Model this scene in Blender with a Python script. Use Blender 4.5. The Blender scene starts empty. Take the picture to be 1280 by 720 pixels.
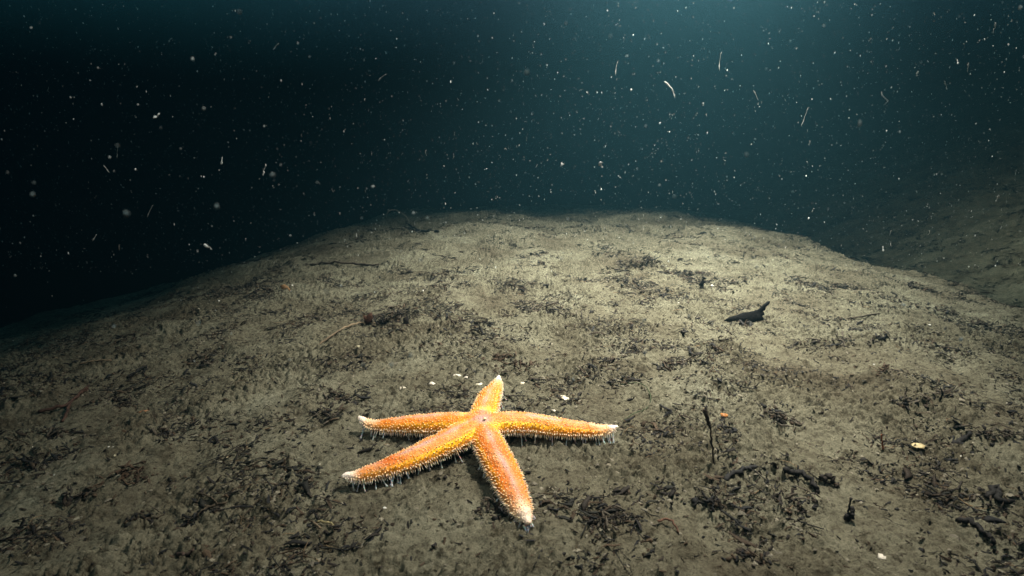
import bpy, math, random
import numpy as np
from mathutils import Vector
R = math.radians
random.seed(7); rng = np.random.default_rng(7)
scene = bpy.context.scene
C = scene.collection

# ------------------------------------------------------------------ camera
CAM_Z, PITCH, FPX = 0.27, R(14), 640.0
cd = bpy.data.cameras.new('camera'); cam = bpy.data.objects.new('camera', cd); C.objects.link(cam)
cd.sensor_width = 36; cd.lens = 18; cd.clip_start = 0.01; cd.clip_end = 200
cam.location = (0, 0, CAM_Z); cam.rotation_euler = (math.pi/2 - PITCH, 0, 0)
cd.dof.use_dof = True; cd.dof.focus_distance = 0.62; cd.dof.aperture_fstop = 13
scene.camera = cam
# ------------------------------------------------------------------ water seen all around (world)
w = bpy.data.worlds.new('World'); scene.world = w; w.use_nodes = True
nt = w.node_tree; N = nt.nodes; L = nt.links; N.clear()
wo = N.new('ShaderNodeOutputWorld'); bg = N.new('ShaderNodeBackground'); L.new(bg.outputs[0], wo.inputs[0])
tc = N.new('ShaderNodeTexCoord')
dt = N.new('ShaderNodeVectorMath'); dt.operation = 'DOT_PRODUCT'; L.new(tc.outputs['Generated'], dt.inputs[0])
g = Vector((0.22, 0.84, 0.50)).normalized(); dt.inputs[1].default_value = g
rp = N.new('ShaderNodeValToRGB'); L.new(dt.outputs['Value'], rp.inputs[0])
cr = rp.color_ramp; cr.elements[0].position = 0.0; cr.elements[0].color = (0.012, 0.062, 0.080, 1)
cr.elements[1].position = 1.0; cr.elements[1].color = (0.075, 0.150, 0.190, 1)
for p, c in ((0.50, (0.016, 0.092, 0.115)), (0.72, (0.020, 0.095, 0.120)), (0.85, (0.026, 0.095, 0.125)), (0.93, (0.038, 0.100, 0.132)), (0.97, (0.055, 0.125, 0.160))):
    e = cr.elements.new(p); e.color = (*c, 1)
L.new(rp.outputs[0], bg.inputs[0]); bg.inputs[1].default_value = 6.5
# ------------------------------------------------------------------ dive lamps, plus an added fill spot for the right slope
def spot(name, loc, aim, power, cone, blend, col, size):
    ld = bpy.data.lights.new(name, 'SPOT'); o = bpy.data.objects.new(name, ld); C.objects.link(o)
    o.location = loc; o.rotation_euler = (Vector(aim) - Vector(loc)).to_track_quat('-Z', 'Y').to_euler()
    ld.energy = power; ld.spot_size = R(cone); ld.spot_blend = blend; ld.color = col; ld.shadow_soft_size = size
    return o
spot('key_strobe', (0.36, 0.62, 0.86), (0.10, 0.72, 0), 165, 96, 1.0, (1.0, 0.91, 0.79), 0.012)
spot('far_strobe', (0.50, 1.28, 1.22), (0.34, 1.34, 0), 1050, 86, 1.0, (1.0, 0.98, 0.86), 0.02)
spot('slope_fill', (1.5, 1.1, 1.05), (2.5, 2.3, 0.0), 620, 105, 1.0, (0.93, 1.0, 0.86), 0.02)  # unseen spot added to lift the right-hand slope out of the dark
spot('camera_strobe', (-0.10, 0.06, 0.60), (0.0, 0.75, 0.22), 10, 125, 1.0, (1.0, 0.95, 0.86), 0.03)
scene.view_settings.view_transform = 'Standard'; scene.view_settings.look = 'None'
scene.view_settings.gamma = 1; scene.view_settings.exposure = 0.2
cy = scene.cycles
cy.use_denoising = True; cy.max_bounces = 5; cy.diffuse_bounces = 2; cy.volume_bounces = 0
cy.volume_step_rate = 1; cy.sample_clamp_indirect = 3

# ------------------------------------------------------------------ helpers
def hash2(ix, iy, seed):
    h = (ix.astype(np.int64)*374761393 + iy.astype(np.int64)*668265263 + seed*1274126177) & 0xffffffff
    h = ((h ^ (h >> 13))*1274126177) & 0xffffffff
    return ((h ^ (h >> 16)) & 0xffff)/65535.0
def vnoise(x, y, seed=0):
    ix = np.floor(x); iy = np.floor(y); fx = x-ix; fy = y-iy
    ux = fx*fx*fx*(fx*(fx*6-15)+10); uy = fy*fy*fy*(fy*(fy*6-15)+10)
    def gr(dx, dy):
        a = hash2(ix+dx, iy+dy, seed)*2*np.pi
        return np.cos(a)*(fx-dx) + np.sin(a)*(fy-dy)
    a = gr(0, 0); b = gr(1, 0); c = gr(0, 1); d = gr(1, 1)
    return ((a+(b-a)*ux) + ((c+(d-c)*ux)-(a+(b-a)*ux))*uy)*1.5
def sstep(a, b, x):
    t = np.clip((x-a)/(b-a), 0, 1); return t*t*(3-2*t)
def macro(x, y):
    """the ridge of silt running away from the camera, a gully to its right and a rising slope beyond"""
    z = 0.028*np.clip(y-0.4, 0, 2.0)
    z = z + 0.018*vnoise(x*2.3+3, y*2.0, 71)*sstep(0.7, 1.4, y+0.8*np.abs(x))
    xr = 0.93 + 0.05*np.sin(y*2.2) + 0.02*y + 0.07*vnoise(x*1.5, y*3.1, 72)
    dr = np.clip(x-xr, 0, None)
    z = z - 0.42*(np.sqrt(dr*dr+0.05**2)-0.05)
    xl = -0.66 + 0.12*np.clip(y-0.8, -0.5, 3) + 0.03*np.sin(y*3.1) + 0.10*vnoise(x*1.5, y*2.6, 73)
    dl = np.clip(xl-x, 0, None)
    z = z - 0.30*(np.sqrt(dl*dl+0.16**2)-0.16)
    z = z - 0.05*np.clip(np.abs(x-0.15)-0.1, 0, 1.0)**2
    df = np.clip(y-2.1-0.35*vnoise(x*1.6+5, y*0.6, 74)-0.12*x, 0, None)
    z = z - 0.11*(np.sqrt(df*df+0.5**2)-0.5)
    # right-hand slope
    s = 0.45*(x-1.48) + 0.03*np.sin(y*1.7) - 0.22 - 0.02*(y-1)
    s = np.minimum(s, 1.1)
    k = 0.06
    z = np.where(np.abs(z-s) > 4*k, np.maximum(z, s), k*np.logaddexp(np.clip(z/k, -60, 60), np.clip(s/k, -60, 60)))
    return np.maximum(z, -2.0)
def meso(x, y):
    wx = x + 0.02*vnoise(x*14, y*14, 91); wy = y + 0.02*vnoise(x*14, y*14, 92)
    z = 0.012*vnoise(wx*4.5, wy*4.5, 1) + 0.007*vnoise(wx*11, wy*13, 2)
    z += 0.0042*vnoise(wx*24, wy*28, 3)
    return z
def micro(x, y):
    wx = x + 0.006*vnoise(x*45, y*45, 93); wy = y + 0.006*vnoise(x*45, y*45, 94)
    m = 0.32 + 1.15*sstep(-0.25, 0.45, vnoise(x*6, y*6, 95) + 0.5*vnoise(x*17, y*17, 96))
    r1 = vnoise(wx*52, wy*62, 4); r2 = np.abs(vnoise(wx*85, wy*105, 5)); r3 = np.abs(vnoise(wx*165, wy*200, 6)); r4 = np.abs(vnoise(wx*310, wy*360, 9))
    z = 0.0020*r1 + (0.0058*r2 + 0.0054*r3 + 0.0028*r4)*(0.22+0.78*m) - 0.0024
    pits = np.clip(-vnoise(wx*160, wy*205, 12) - 0.28, 0, 1)
    z -= 0.007*pits*m
    lumps = np.clip(vnoise(wx*120+7, wy*150, 8)-0.30, 0, 1)
    z += 0.0035*lumps*m
    return z
def ground(x, y, fine=True):
    x = np.asarray(x, float); y = np.asarray(y, float)
    z = macro(x, y) + meso(x, y)
    # a level seat under the starfish
    d = np.sqrt(((x+0.02)/0.2)**2 + ((y-0.45)/0.17)**2)
    z = z*sstep(0.6, 1.3, d) + 0.25*meso(x, y)*(1-sstep(0.6, 1.3, d))
    if fine: z = z + micro(x, y)
    return z
def gz(x, y, fine=True): return float(ground(np.array([x]), np.array([y]), fine)[0])
cp, sp = math.cos(PITCH), math.sin(PITCH)
def ray(u, v):
    dn = (v-360)/FPX
    return Vector(((u-640)/FPX, cp - dn*sp, -dn*cp - sp))
def at(u, v, z):           # plan position seen at this pixel at height z
    d = ray(u, v); t = (z-CAM_Z)/d.z
    return Vector((0, 0, CAM_Z)) + d*t
def hit(u, v):
    d = ray(u, v); o = Vector((0, 0, CAM_Z)); t = 0.15
    while t < 5:
        p = o + d*t
        if p.z < gz(p.x, p.y, False): break
        t += 0.004 + 0.004*t
    return Vector((p.x, p.y, gz(p.x, p.y)))
def mpx(p):                # metres per photo pixel at a point
    return ((p.y)*cp - (p.z-CAM_Z)*sp)/FPX

def mesh_np(name, V, F, mat=None, col=None, parent=None, smooth=True, mats=None, fmat=None):
    """F: list of (n,k) int arrays"""
    me = bpy.data.meshes.new(name)
    V = np.asarray(V, np.float32); me.vertices.add(len(V)); me.vertices.foreach_set('co', V.ravel())
    loops = np.concatenate([f.ravel() for f in F]).astype(np.int32)
    tot = np.concatenate([np.full(len(f), f.shape[1]) for f in F]).astype(np.int32)
    st = np.concatenate([[0], np.cumsum(tot)[:-1]]).astype(np.int32)
    me.loops.add(len(loops)); me.loops.foreach_set('vertex_index', loops)
    me.polygons.add(len(tot)); me.polygons.foreach_set('loop_start', st)
    try: me.polygons.foreach_set('loop_total', tot)
    except Exception: pass
    me.update(calc_edges=True); me.validate()
    me.polygons.foreach_set('use_smooth', np.full(len(me.polygons), smooth))
    if col is not None:
        a = me.color_attributes.new('col', 'FLOAT_COLOR', 'POINT')
        c4 = np.ones((len(V), 4), np.float32); c4[:, :3] = col; a.data.foreach_set('color', c4.ravel())
    if mat: me.materials.append(mat)
    o = bpy.data.objects.new(name, me); C.objects.link(o)
    if parent: o.parent = parent
    return o
def tag(o, label=None, cat=None, group=None, kind=None):
    if label: o['label'] = label
    if cat: o['category'] = cat
    if group: o['group'] = group
    if kind: o['kind'] = kind
    return o

def nmat(name):
    m = bpy.data.materials.new(name); m.use_nodes = True
    t = m.node_tree; b = t.nodes['Principled BSDF']; return m, t, b
def litter_mat(name, rough=0.8, nscale=700, spec=0.25, bump=0.0006):
    m, t, b = nmat(name)
    a = t.nodes.new('ShaderNodeVertexColor'); a.layer_name = 'col'
    n = t.nodes.new('ShaderNodeTexNoise'); n.inputs['Scale'].default_value = nscale; n.inputs['Detail'].default_value = 3
    tcn = t.nodes.new('ShaderNodeTexCoord'); t.links.new(tcn.outputs['Object'], n.inputs['Vector'])
    mr = t.nodes.new('ShaderNodeMapRange'); mr.inputs['To Min'].default_value = 0.5; mr.inputs['To Max'].default_value = 1.5
    t.links.new(n.outputs['Fac'], mr.inputs['Value'])
    mx = t.nodes.new('ShaderNodeVectorMath'); mx.operation = 'SCALE'
    t.links.new(a.outputs['Color'], mx.inputs[0]); t.links.new(mr.outputs[0], mx.inputs['Scale'])
    t.links.new(mx.outputs[0], b.inputs['Base Color'])
    b.inputs['Roughness'].default_value = rough; b.inputs['Specular IOR Level'].default_value = spec
    bp = t.nodes.new('ShaderNodeBump'); bp.inputs['Distance'].default_value = bump; bp.inputs['Strength'].default_value = 0.8
    t.links.new(n.outputs['Fac'], bp.inputs['Height']); t.links.new(bp.outputs[0], b.inputs['Normal'])
    return m
M_lit = litter_mat('dark_plant_matter')
M_leaf = litter_mat('blackened_leaf', 0.9, 300, 0.08, 0.0015)
M_shell = litter_mat('chalky_shell', 0.5, 500, 0.4, 0.0004)
M_snow = litter_mat('pale_particles', 0.7, 900, 0.3)

# ------------------------------------------------------------------ silt ground
def silt_mat():
    m, t, b = nmat('silt')
    nd = t.nodes; lk = t.links
    geo = nd.new('ShaderNodeNewGeometry')
    def noise(s, d=4, r=0.6, dist=0.0):
        n = nd.new('ShaderNodeTexNoise'); n.inputs['Scale'].default_value = s; n.inputs['Detail'].default_value = d
        n.inputs['Roughness'].default_value = r; n.inputs['Distortion'].default_value = dist
        lk.new(geo.outputs['Position'], n.inputs['Vector']); return n
    def ramp(n, stops):
        r = nd.new('ShaderNodeValToRGB'); lk.new(n.outputs['Fac'], r.inputs[0])
        r.color_ramp.elements[0].position = stops[0][0]; r.color_ramp.elements[0].color = (*stops[0][1], 1)
        r.color_ramp.elements[1].position = stops[-1][0]; r.color_ramp.elements[1].color = (*stops[-1][1], 1)
        for p, c in stops[1:-1]:
            e = r.color_ramp.elements.new(p); e.color = (*c, 1)
        return r
    def mul(a, c):
        x = nd.new('ShaderNodeMix'); x.data_type = 'RGBA'; x.blend_type = 'MULTIPLY'; x.inputs[0].default_value = 1
        lk.new(a, x.inputs[6]); lk.new(c, x.inputs[7]); return x.outputs[2]
    big = ramp(noise(6, 6, 0.65, 0.5), [(0.33, (0.068, 0.060, 0.043)), (0.48, (0.104, 0.098, 0.072)), (0.60, (0.130, 0.126, 0.095)), (0.72, (0.168, 0.167, 0.130))])
    mid = ramp(noise(60, 6, 0.72, 0.6), [(0.34, (0.34, 0.31, 0.27)), (0.46, (0.88, 0.86, 0.82)), (0.72, (1.2, 1.2, 1.15))])
    fin = ramp(noise(330, 3, 0.7, 1.0), [(0.34, (0.28, 0.26, 0.22)), (0.45, (0.95, 0.95, 0.93)), (0.75, (1.3, 1.3, 1.25))])
    c = mul(mul(big.outputs[0], mid.outputs[0]), fin.outputs[0])
    lk.new(c, b.inputs['Base Color'])
    b.inputs['Roughness'].default_value = 0.95; b.inputs['Specular IOR Level'].default_value = 0.08
    b1 = nd.new('ShaderNodeBump'); b1.inputs['Distance'].default_value = 0.0032; b1.inputs['Strength'].default_value = 0.7
    lk.new(noise(260, 5, 0.7, 0.8).outputs['Fac'], b1.inputs['Height'])
    b2 = nd.new('ShaderNodeBump'); b2.inputs['Distance'].default_value = 0.0010; b2.inputs['Strength'].default_value = 0.7
    lk.new(noise(900, 3, 0.7).outputs['Fac'], b2.inputs['Height']); lk.new(b1.outputs[0], b2.inputs['Normal'])
    lk.new(b2.outputs[0], b.inputs['Normal'])
    return m
def axis(a, b, step, lo, hi, g):
    core = list(np.arange(a, b, step)); up = [core[-1]]; s = step
    while up[-1] < hi: s *= g; up.append(up[-1]+s)
    dn = [core[0]]; s = step
    while dn[-1] > lo: s *= g; dn.append(dn[-1]-s)
    return np.array(dn[:0:-1] + core + up[1:])
GX = axis(-0.70, 0.78, 0.0016, -9, 9, 1.013)
GY = axis(0.20, 0.78, 0.0015, -6, 10, 1.0065)
XX, YY = np.meshgrid(GX, GY)
ZZ = ground(XX, YY)
nx, ny = len(GX), len(GY)
idx = np.arange(nx*ny).reshape(ny, nx)
F = np.stack([idx[:-1, :-1], idx[:-1, 1:], idx[1:, 1:], idx[1:, :-1]], -1).reshape(-1, 4)
gr = mesh_np('seabed', np.stack([XX, YY, ZZ], -1).reshape(-1, 3), [F], silt_mat())
tag(gr, 'grey-brown silt ridge of seabed strewn with litter', kind='structure')
def gsamp(x, y):
    i = np.clip(np.searchsorted(GX, x)-1, 0, nx-2); j = np.clip(np.searchsorted(GY, y)-1, 0, ny-2)
    fx = (x-GX[i])/(GX[i+1]-GX[i]); fy = (y-GY[j])/(GY[j+1]-GY[j])
    return (ZZ[j, i]*(1-fx)+ZZ[j, i+1]*fx)*(1-fy) + (ZZ[j+1, i]*(1-fx)+ZZ[j+1, i+1]*fx)*fy

# ------------------------------------------------------------------ scattered litter
def strips(P, ang, Ln, wd, flat, bend, lift, tilt, col, st=5, sides=4):
    """n curved tapering strips; returns V, F, colours"""
    n = len(P); s = np.minimum(np.linspace(0, 1.6, st), 1)[None, :, None]
    d = np.stack([np.cos(ang)*np.cos(tilt), np.sin(ang)*np.cos(tilt), np.sin(tilt)], -1)[:, None, :]
    q = np.stack([-np.sin(ang), np.cos(ang), 0*ang], -1)[:, None, :]
    up = np.cross(d, q)
    cen = P[:, None, :] + d*(s-0.5)*Ln[:, None, None] + q*(4*s*(1-s)*bend[:, None, None]) + up*(4*s*(1-s)-0.3)*lift[:, None, None]
    cen = cen + rng.normal(0, 1, cen.shape)*(0.055*Ln)[:, None, None]
    rad = wd[:, None, None]*(0.35+0.65*np.sin(np.pi*(0.12+0.8*s)))*(1+rng.normal(0, 0.25, (n, st, 1)))
    th = np.linspace(0, 2*np.pi, sides, endpoint=False)[None, None, :, None] + rng.uniform(0, 1.5, (n, 1, 1, 1))
    V = cen[:, :, None, :] + q[:, :, None, :]*np.cos(th)*rad[:, :, None, :] + up[:, :, None, :]*np.sin(th)*(rad*flat[:, None, None])[:, :, None, :]
    base = (np.arange(n)*st*sides)[:, None, None]
    a = np.arange(st-1)[None, :, None]*sides; k = np.arange(sides)[None, None, :]; k2 = (k+1) % sides
    Fq = np.stack([base+a+k, base+a+k2, base+a+sides+k2, base+a+sides+k], -1).reshape(-1, 4)
    b = (np.arange(n)*st*sides)[:, None]; kk = np.arange(sides)[None, :]
    caps = np.concatenate([b+kk[:, ::-1], b+(st-1)*sides+kk], 0)
    cc = np.repeat(col, st*sides, 0)
    return V.reshape(-1, 3), [Fq, caps] if sides != 4 else [np.concatenate([Fq, caps])], cc
phi = (1+5**.5)/2
ICO = np.array([(-1, phi, 0), (1, phi, 0), (-1, -phi, 0), (1, -phi, 0), (0, -1, phi), (0, 1, phi), (0, -1, -phi), (0, 1, -phi), (phi, 0, -1), (phi, 0, 1), (-phi, 0, -1), (-phi, 0, 1)])/math.hypot(1, phi)
ICF = np.array([(0, 11, 5), (0, 5, 1), (0, 1, 7), (0, 7, 10), (0, 10, 11), (1, 5, 9), (5, 11, 4), (11, 10, 2), (10, 7, 6), (7, 1, 8), (3, 9, 4), (3, 4, 2), (3, 2, 6), (3, 6, 8), (3, 8, 9), (4, 9, 5), (2, 4, 11), (6, 2, 10), (8, 6, 7), (9, 8, 1)])
def blobs(P, size, col, aniso=(1, 1, 0.6), rough=0.3, rot=True):
    n = len(P); V = np.repeat(ICO[None], n, 0)*(1+rng.normal(0, rough, (n, 12, 1)))
    V = V*(np.array(aniso)[None, None]*(1+rng.normal(0, 0.25, (n, 1, 3))))
    a = rng.uniform(0, 2*np.pi, n); c, s = np.cos(a)[:, None], np.sin(a)[:, None]
    V = np.stack([V[..., 0]*c - V[..., 1]*s, V[..., 0]*s + V[..., 1]*c, V[..., 2]], -1)
    V = V*size[:, None, None] + P[:, None, :]
    Fq = (ICF[None] + (np.arange(n)*12)[:, None, None]).reshape(-1, 3)
    return V.reshape(-1, 3), [Fq], np.repeat(col, 12, 0)
def join(parts):
    Vs, Fs, Cs, o = [], {}, [], 0
    for V, F, c in parts:
        Vs.append(V); Cs.append(c)
        for f in F: Fs.setdefault(f.shape[1], []).append(f+o)
        o += len(V)
    return np.concatenate(Vs), [np.concatenate(x) for x in Fs.values()], np.concatenate(Cs)
def clustered(n, lo=0.0, xr=(-1.5, 2.9), yr=(0.14, 3.4), p=1.6):
    out = []
    tot = 0
    while tot < n:
        x = rng.uniform(*xr, n*2); y = rng.uniform(*yr, n*2)
        # only what the wide view can reach
        ok = (np.abs(x) < 1.15*y + 0.18)
        d = vnoise(x*9, y*9, 31) + 0.7*vnoise(x*26, y*26, 32) + 0.25*vnoise(x*3, y*3, 33)
        pr = np.clip(0.20 + lo + 1.3*np.clip(d, -0.25, 1), 0.02, 1)**p
        ok &= rng.random(len(x)) < pr
        # keep the starfish's seat clear
        ok &= ((x+0.025)**2 + (y-0.455)**2) > 0.035**2
        out.append(np.stack([x[ok], y[ok]], -1)); tot += ok.sum()
    return np.concatenate(out)[:n]
DARK = np.array([(0.014, 0.011, 0.008), (0.008, 0.007, 0.006), (0.024, 0.016, 0.009), (0.011, 0.011, 0.008), (0.045, 0.030, 0.017), (0.009, 0.009, 0.009)])
def darkcol(n): return DARK[rng.integers(0, len(DARK), n)]*rng.uniform(0.6, 1.3, (n, 1))
def onground(xy, dz=0.0):
    return np.concatenate([xy, (gsamp(xy[:, 0], xy[:, 1])+dz)[:, None]], 1)
NEAR = dict(xr=(-1.0, 1.2), yr=(0.14, 1.15)); FAR = dict(xr=(-1.4, 2.9), yr=(1.0, 3.2))
def litter(n, L0, L1, w0, w1, flatr, tiltr, colf, lo=0.0, st=5, dz=0.0004, p=1.5, reg=None):
    P = onground(clustered(n, lo, p=p, **(reg or NEAR)), dz)
    Ln = L0*(L1/L0)**(rng.random(n)**1.6)
    return strips(P, rng.normal(0.15, 0.9, n), Ln, rng.uniform(w0, w1, n)*(0.6+0.4*Ln/L1), rng.uniform(*flatr, n),
                  rng.normal(0, 0.08, n)*Ln, np.abs(rng.normal(0, 0.06, n))*Ln, rng.normal(0, 1, n)*tiltr, colf(n), st)
V, F, c = join([litter(12000, 0.0035, 0.013, 0.0005, 0.0016, (0.35, 0.9), 0.35, darkcol, lo=0.12, st=4, dz=0.0008),
                litter(15000, 0.002, 0.007, 0.0007, 0.0020, (0.4, 1.0), 0.6, darkcol, lo=0.3, st=3, dz=0.0006),
                litter(14000, 0.005, 0.024, 0.0010, 0.0030, (0.35, 0.9), 0.4, darkcol, st=4, dz=0.0015, reg=FAR),
                litter(9000, 0.002, 0.008, 0.0005, 0.0014, (0.4, 1.0), 0.6, darkcol, lo=0.7, st=3, dz=0.0008, p=1.0),
                litter(800, 0.02, 0.06, 0.0015, 0.004, (0.35, 0.9), 0.3, darkcol, st=5, dz=0.003, reg=dict(xr=(1.5, 3.2), yr=(1.0, 3.2)))])
tag(mesh_np('plant_litter', V, F, M_lit, c, smooth=False), 'fine dark plant litter strewn over the whole silt seabed', 'litter', kind='stuff')
V, F, c = join([litter(700, 0.010, 0.024, 0.0016, 0.0034, (0.12, 0.4), 0.3, darkcol, lo=0.05, dz=0.002),
                litter(4200, 0.006, 0.034, 0.0003, 0.0008, (0.7, 1.0), 0.2, darkcol, lo=-0.05, dz=0.001),
                litter(1200, 0.006, 0.022, 0.0002, 0.0005, (0.7, 1.0), 0.2, lambda n: np.array([(0.16, 0.11, 0.06)])*rng.uniform(0.5, 1.4, (n, 1)), dz=0.001),
                litter(2500, 0.012, 0.045, 0.0006, 0.0012, (0.7, 1.0), 0.2, darkcol, lo=-0.05, dz=0.002, reg=FAR)])
tag(mesh_np('twig_litter', V, F, M_lit, c), 'thin broken stems and hair-like rootlets tangled over the silt', 'litter', kind='stuff')
xy = np.concatenate([clustered(26000, 0.35, **NEAR), clustered(9000, 0.35, **FAR)]); n = len(xy)
sc = np.array([(0.140, 0.126, 0.092)])*rng.uniform(0.55, 1.25, (n, 1))
V, F, c = blobs(onground(xy), 0.0006*(4.2**(rng.random(n)**2))*np.clip(xy[:, 1], 0.9, 2), sc)
tag(mesh_np('silt_crumbs', V, F, M_lit, c, smooth=False), 'small grey-brown crumbs of silt covering the seabed', 'silt', kind='stuff')
n = 700; xy = clustered(n, 0.6)
V, F, c = blobs(onground(xy, 0.0008), 0.0004*(3.0**(rng.random(n)**2)), np.array([(0.75, 0.68, 0.55)])*rng.uniform(0.5, 1.1, (n, 1)))
tag(mesh_np('shell_grit', V, F, M_shell, c), 'tiny pale specks of shell grit scattered in the silt', 'shell grit', kind='stuff')

# ------------------------------------------------------------------ starfish
def spline(pts, n):
    P = np.array(pts, float); m = len(P); t = np.linspace(0, m-1, n); i = np.clip(t.astype(int), 0, m-2); f = (t-i)[:, None]
    g = lambda k: P[np.clip(k, 0, m-1)]
    p0, p1, p2, p3 = g(i-1), g(i), g(i+1), g(i+2)
    p0 = np.where((i == 0)[:, None], 2*p1-p2, p0); p3 = np.where((i == m-2)[:, None], 2*p2-p1, p3)
    return 0.5*((2*p1)+(-p0+p2)*f+(2*p0-5*p1+4*p2-p3)*f*f+(-p0+3*p1-3*p2+p3)*f**3)
star_o = bpy.data.objects.new('starfish', None); C.objects.link(star_o)
SC = at(601, 527, 0.022); star_o.location = (SC.x, SC.y, 0)
tag(star_o, 'orange five-armed starfish with white arm tips resting on the silt', 'starfish')
bpy.context.view_layer.update()
def ap(*uvz): return [tuple(at(u, v, z)) for u, v, z in uvz]
c0 = (SC.x, SC.y, 0.017)
# centreline, (half width, half height) along the arm
ARMS = [
 (ap((611, 499, 0.015), (619, 486, 0.013), (623.5, 472, 0.016)), [(.0160, .012), (.0135, .0105), (.0088, .0078), (.0026, .0028)]),     # far arm
 (ap((650, 530, 0.0145), (700, 536, 0.012), (750, 539, 0.010), (771, 534, 0.014)), [(.016, .0125), (.0150, .0115), (.0125, .0100), (.0080, .0068), (.0026, .0026)]),
 (ap((616, 565, 0.0145), (634, 600, 0.012), (650, 634, 0.0095), (659, 652, 0.0075)), [(.0155, .012), (.0165, .0120), (.0150, .0110), (.0105, .0083), (.0046, .0040)]),
 (ap((560, 554, 0.015), (510, 576, 0.0125), (458, 593, 0.009), (430, 596, 0.009)), [(.0165, .0125), (.0160, .0120), (.0130, .0100), (.0080, .0066), (.0028, .0028)]),
 (ap((558, 531, 0.0145), (515, 532, 0.0115), (468, 532, 0.0095), (449, 522, 0.016)), [(.016, .012), (.0150, .0120), (.0125, .0100), (.0070, .0060), (.0024, .0024)]),
]
LINES = []
bodyparts = []
for pts, prof in ARMS:
    cl = spline([c0]+pts, 60); wh = spline([(a, b, 0) for a, b in prof], 60)
    LINES.append((cl, wh))
    wh = wh*np.array([0.885, 0.89, 1])*(0.95 if len(LINES) == 3 else 1); LINES[-1] = (cl, wh)
    K = 28; th = np.linspace(0, 2*np.pi, K, endpoint=False)
    rings = []
    ext = list(zip(cl, wh[:, 0], wh[:, 1]))
    tng = np.gradient(cl, axis=0); tng /= np.linalg.norm(tng, axis=1)[:, None]
    # rounded tip
    for k, a in enumerate((0.35, 0.65, 0.9)):
        ext.append((cl[-1]+tng[-1]*wh[-1, 0]*a*0.9, wh[-1, 0]*math.sqrt(1-a*a), wh[-1, 1]*math.sqrt(1-a*a)))
    T = list(tng)+[tng[-1]]*3
    for (p, a, b), t in zip(ext, T):
        side = np.cross(t, (0, 0, 1)); side /= np.linalg.norm(side); up = np.cross(side, t)
        cs, sn = np.cos(th), np.sin(th)
        # gently keeled top, flattened underside
        hh = np.where(sn > 0, b*sn**0.85*(1+0.10*np.maximum(sn, 0)**6), b*0.55*sn) if True else 0
        hh = np.where(sn > 0, b*np.abs(sn)**0.85*(1+0.10*np.abs(sn)**6), -b*0.5*np.abs(sn)**0.7)
        ww = np.sign(cs)*np.abs(cs)**0.9
        rings.append(p[None]+side[None]*(ww*a)[:, None]+up[None]*hh[:, None])
    V = np.concatenate(rings); nr = len(rings)
    a = np.arange(nr-1)[:, None]*K; k = np.arange(K)[None]; k2 = (k+1) % K
    Fq = np.stack([a+k, a+k2, a+K+k2, a+K+k], -1).reshape(-1, 4)
    cen = len(V); V = np.concatenate([V, rings[0].mean(0)[None], rings[-1].mean(0)[None]])
    cap = np.concatenate([np.stack([k[0]*0+cen, k2[0], k[0]], -1), np.stack([k[0]*0+cen+1, (nr-1)*K+k[0], (nr-1)*K+k2[0]], -1)])
    bodyparts.append((V, [Fq, cap], np.zeros((len(V), 3))))
# disc
nb = 24; th = np.linspace(0, 2*np.pi, 40, endpoint=False); lat = np.linspace(-np.pi/2+0.05, np.pi/2-0.05, nb)
V = np.array([(SC.x+0.0205*math.cos(l)*math.cos(t), SC.y+0.0205*math.cos(l)*math.sin(t), 0.016+(0.0118 if l > 0 else 0.007)*math.sin(l)) for l in lat for t in th])
a = np.arange(nb-1)[:, None]*40; k = np.arange(40)[None]; k2 = (k+1) % 40
Fq = np.stack([a+k, a+k2, a+40+k2, a+40+k], -1).reshape(-1, 4)
V = np.concatenate([V, [[SC.x, SC.y, 0.009], [SC.x, SC.y, 0.0278]]]); m0 = nb*40
cap = np.concatenate([np.stack([k[0]*0+m0, k2[0], k[0]], -1), np.stack([k[0]*0+m0+1, (nb-1)*40+k[0], (nb-1)*40+k2[0]], -1)])
bodyparts.append((V, [Fq, cap], np.zeros((len(V), 3))))
V, F, c = join(bodyparts)
tmp = mesh_np('body_blank', V, F)
md = tmp.modifiers.new('r', 'REMESH'); md.mode = 'VOXEL'; md.voxel_size = 0.0009
md = tmp.modifiers.new('s', 'SMOOTH'); md.factor = 0.5; md.iterations = 2
bpy.context.view_layer.update()
ev = tmp.evaluated_get(bpy.context.evaluated_depsgraph_get()); me = ev.to_mesh()
nv = len(me.vertices); BV = np.empty(nv*3, np.float32); me.vertices.foreach_get('co', BV); BV = BV.reshape(-1, 3).astype(float)
BN = np.empty(nv*3, np.float32); me.vertices.foreach_get('normal', BN); BN = BN.reshape(-1, 3).astype(float)
npoly = len(me.polygons); BF = np.empty(npoly*4, np.int32)
lt = np.empty(npoly, np.int32); me.polygons.foreach_get('loop_total', lt)
lv = np.empty(len(me.loops), np.int32); me.loops.foreach_get('vertex_index', lv)
BF = lv.reshape(-1, 4) if (lt == 4).all() else None
ev.to_mesh_clear(); bpy.data.objects.remove(tmp)
BV += BN*(0.0007*vnoise(BV[:, 0]*110, BV[:, 1]*110+BV[:, 2]*60, 61)+0.00035*vnoise(BV[:, 0]*300, BV[:, 1]*300+BV[:, 2]*200, 62))[:, None]
print('star verts', nv, BF is not None)
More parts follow.
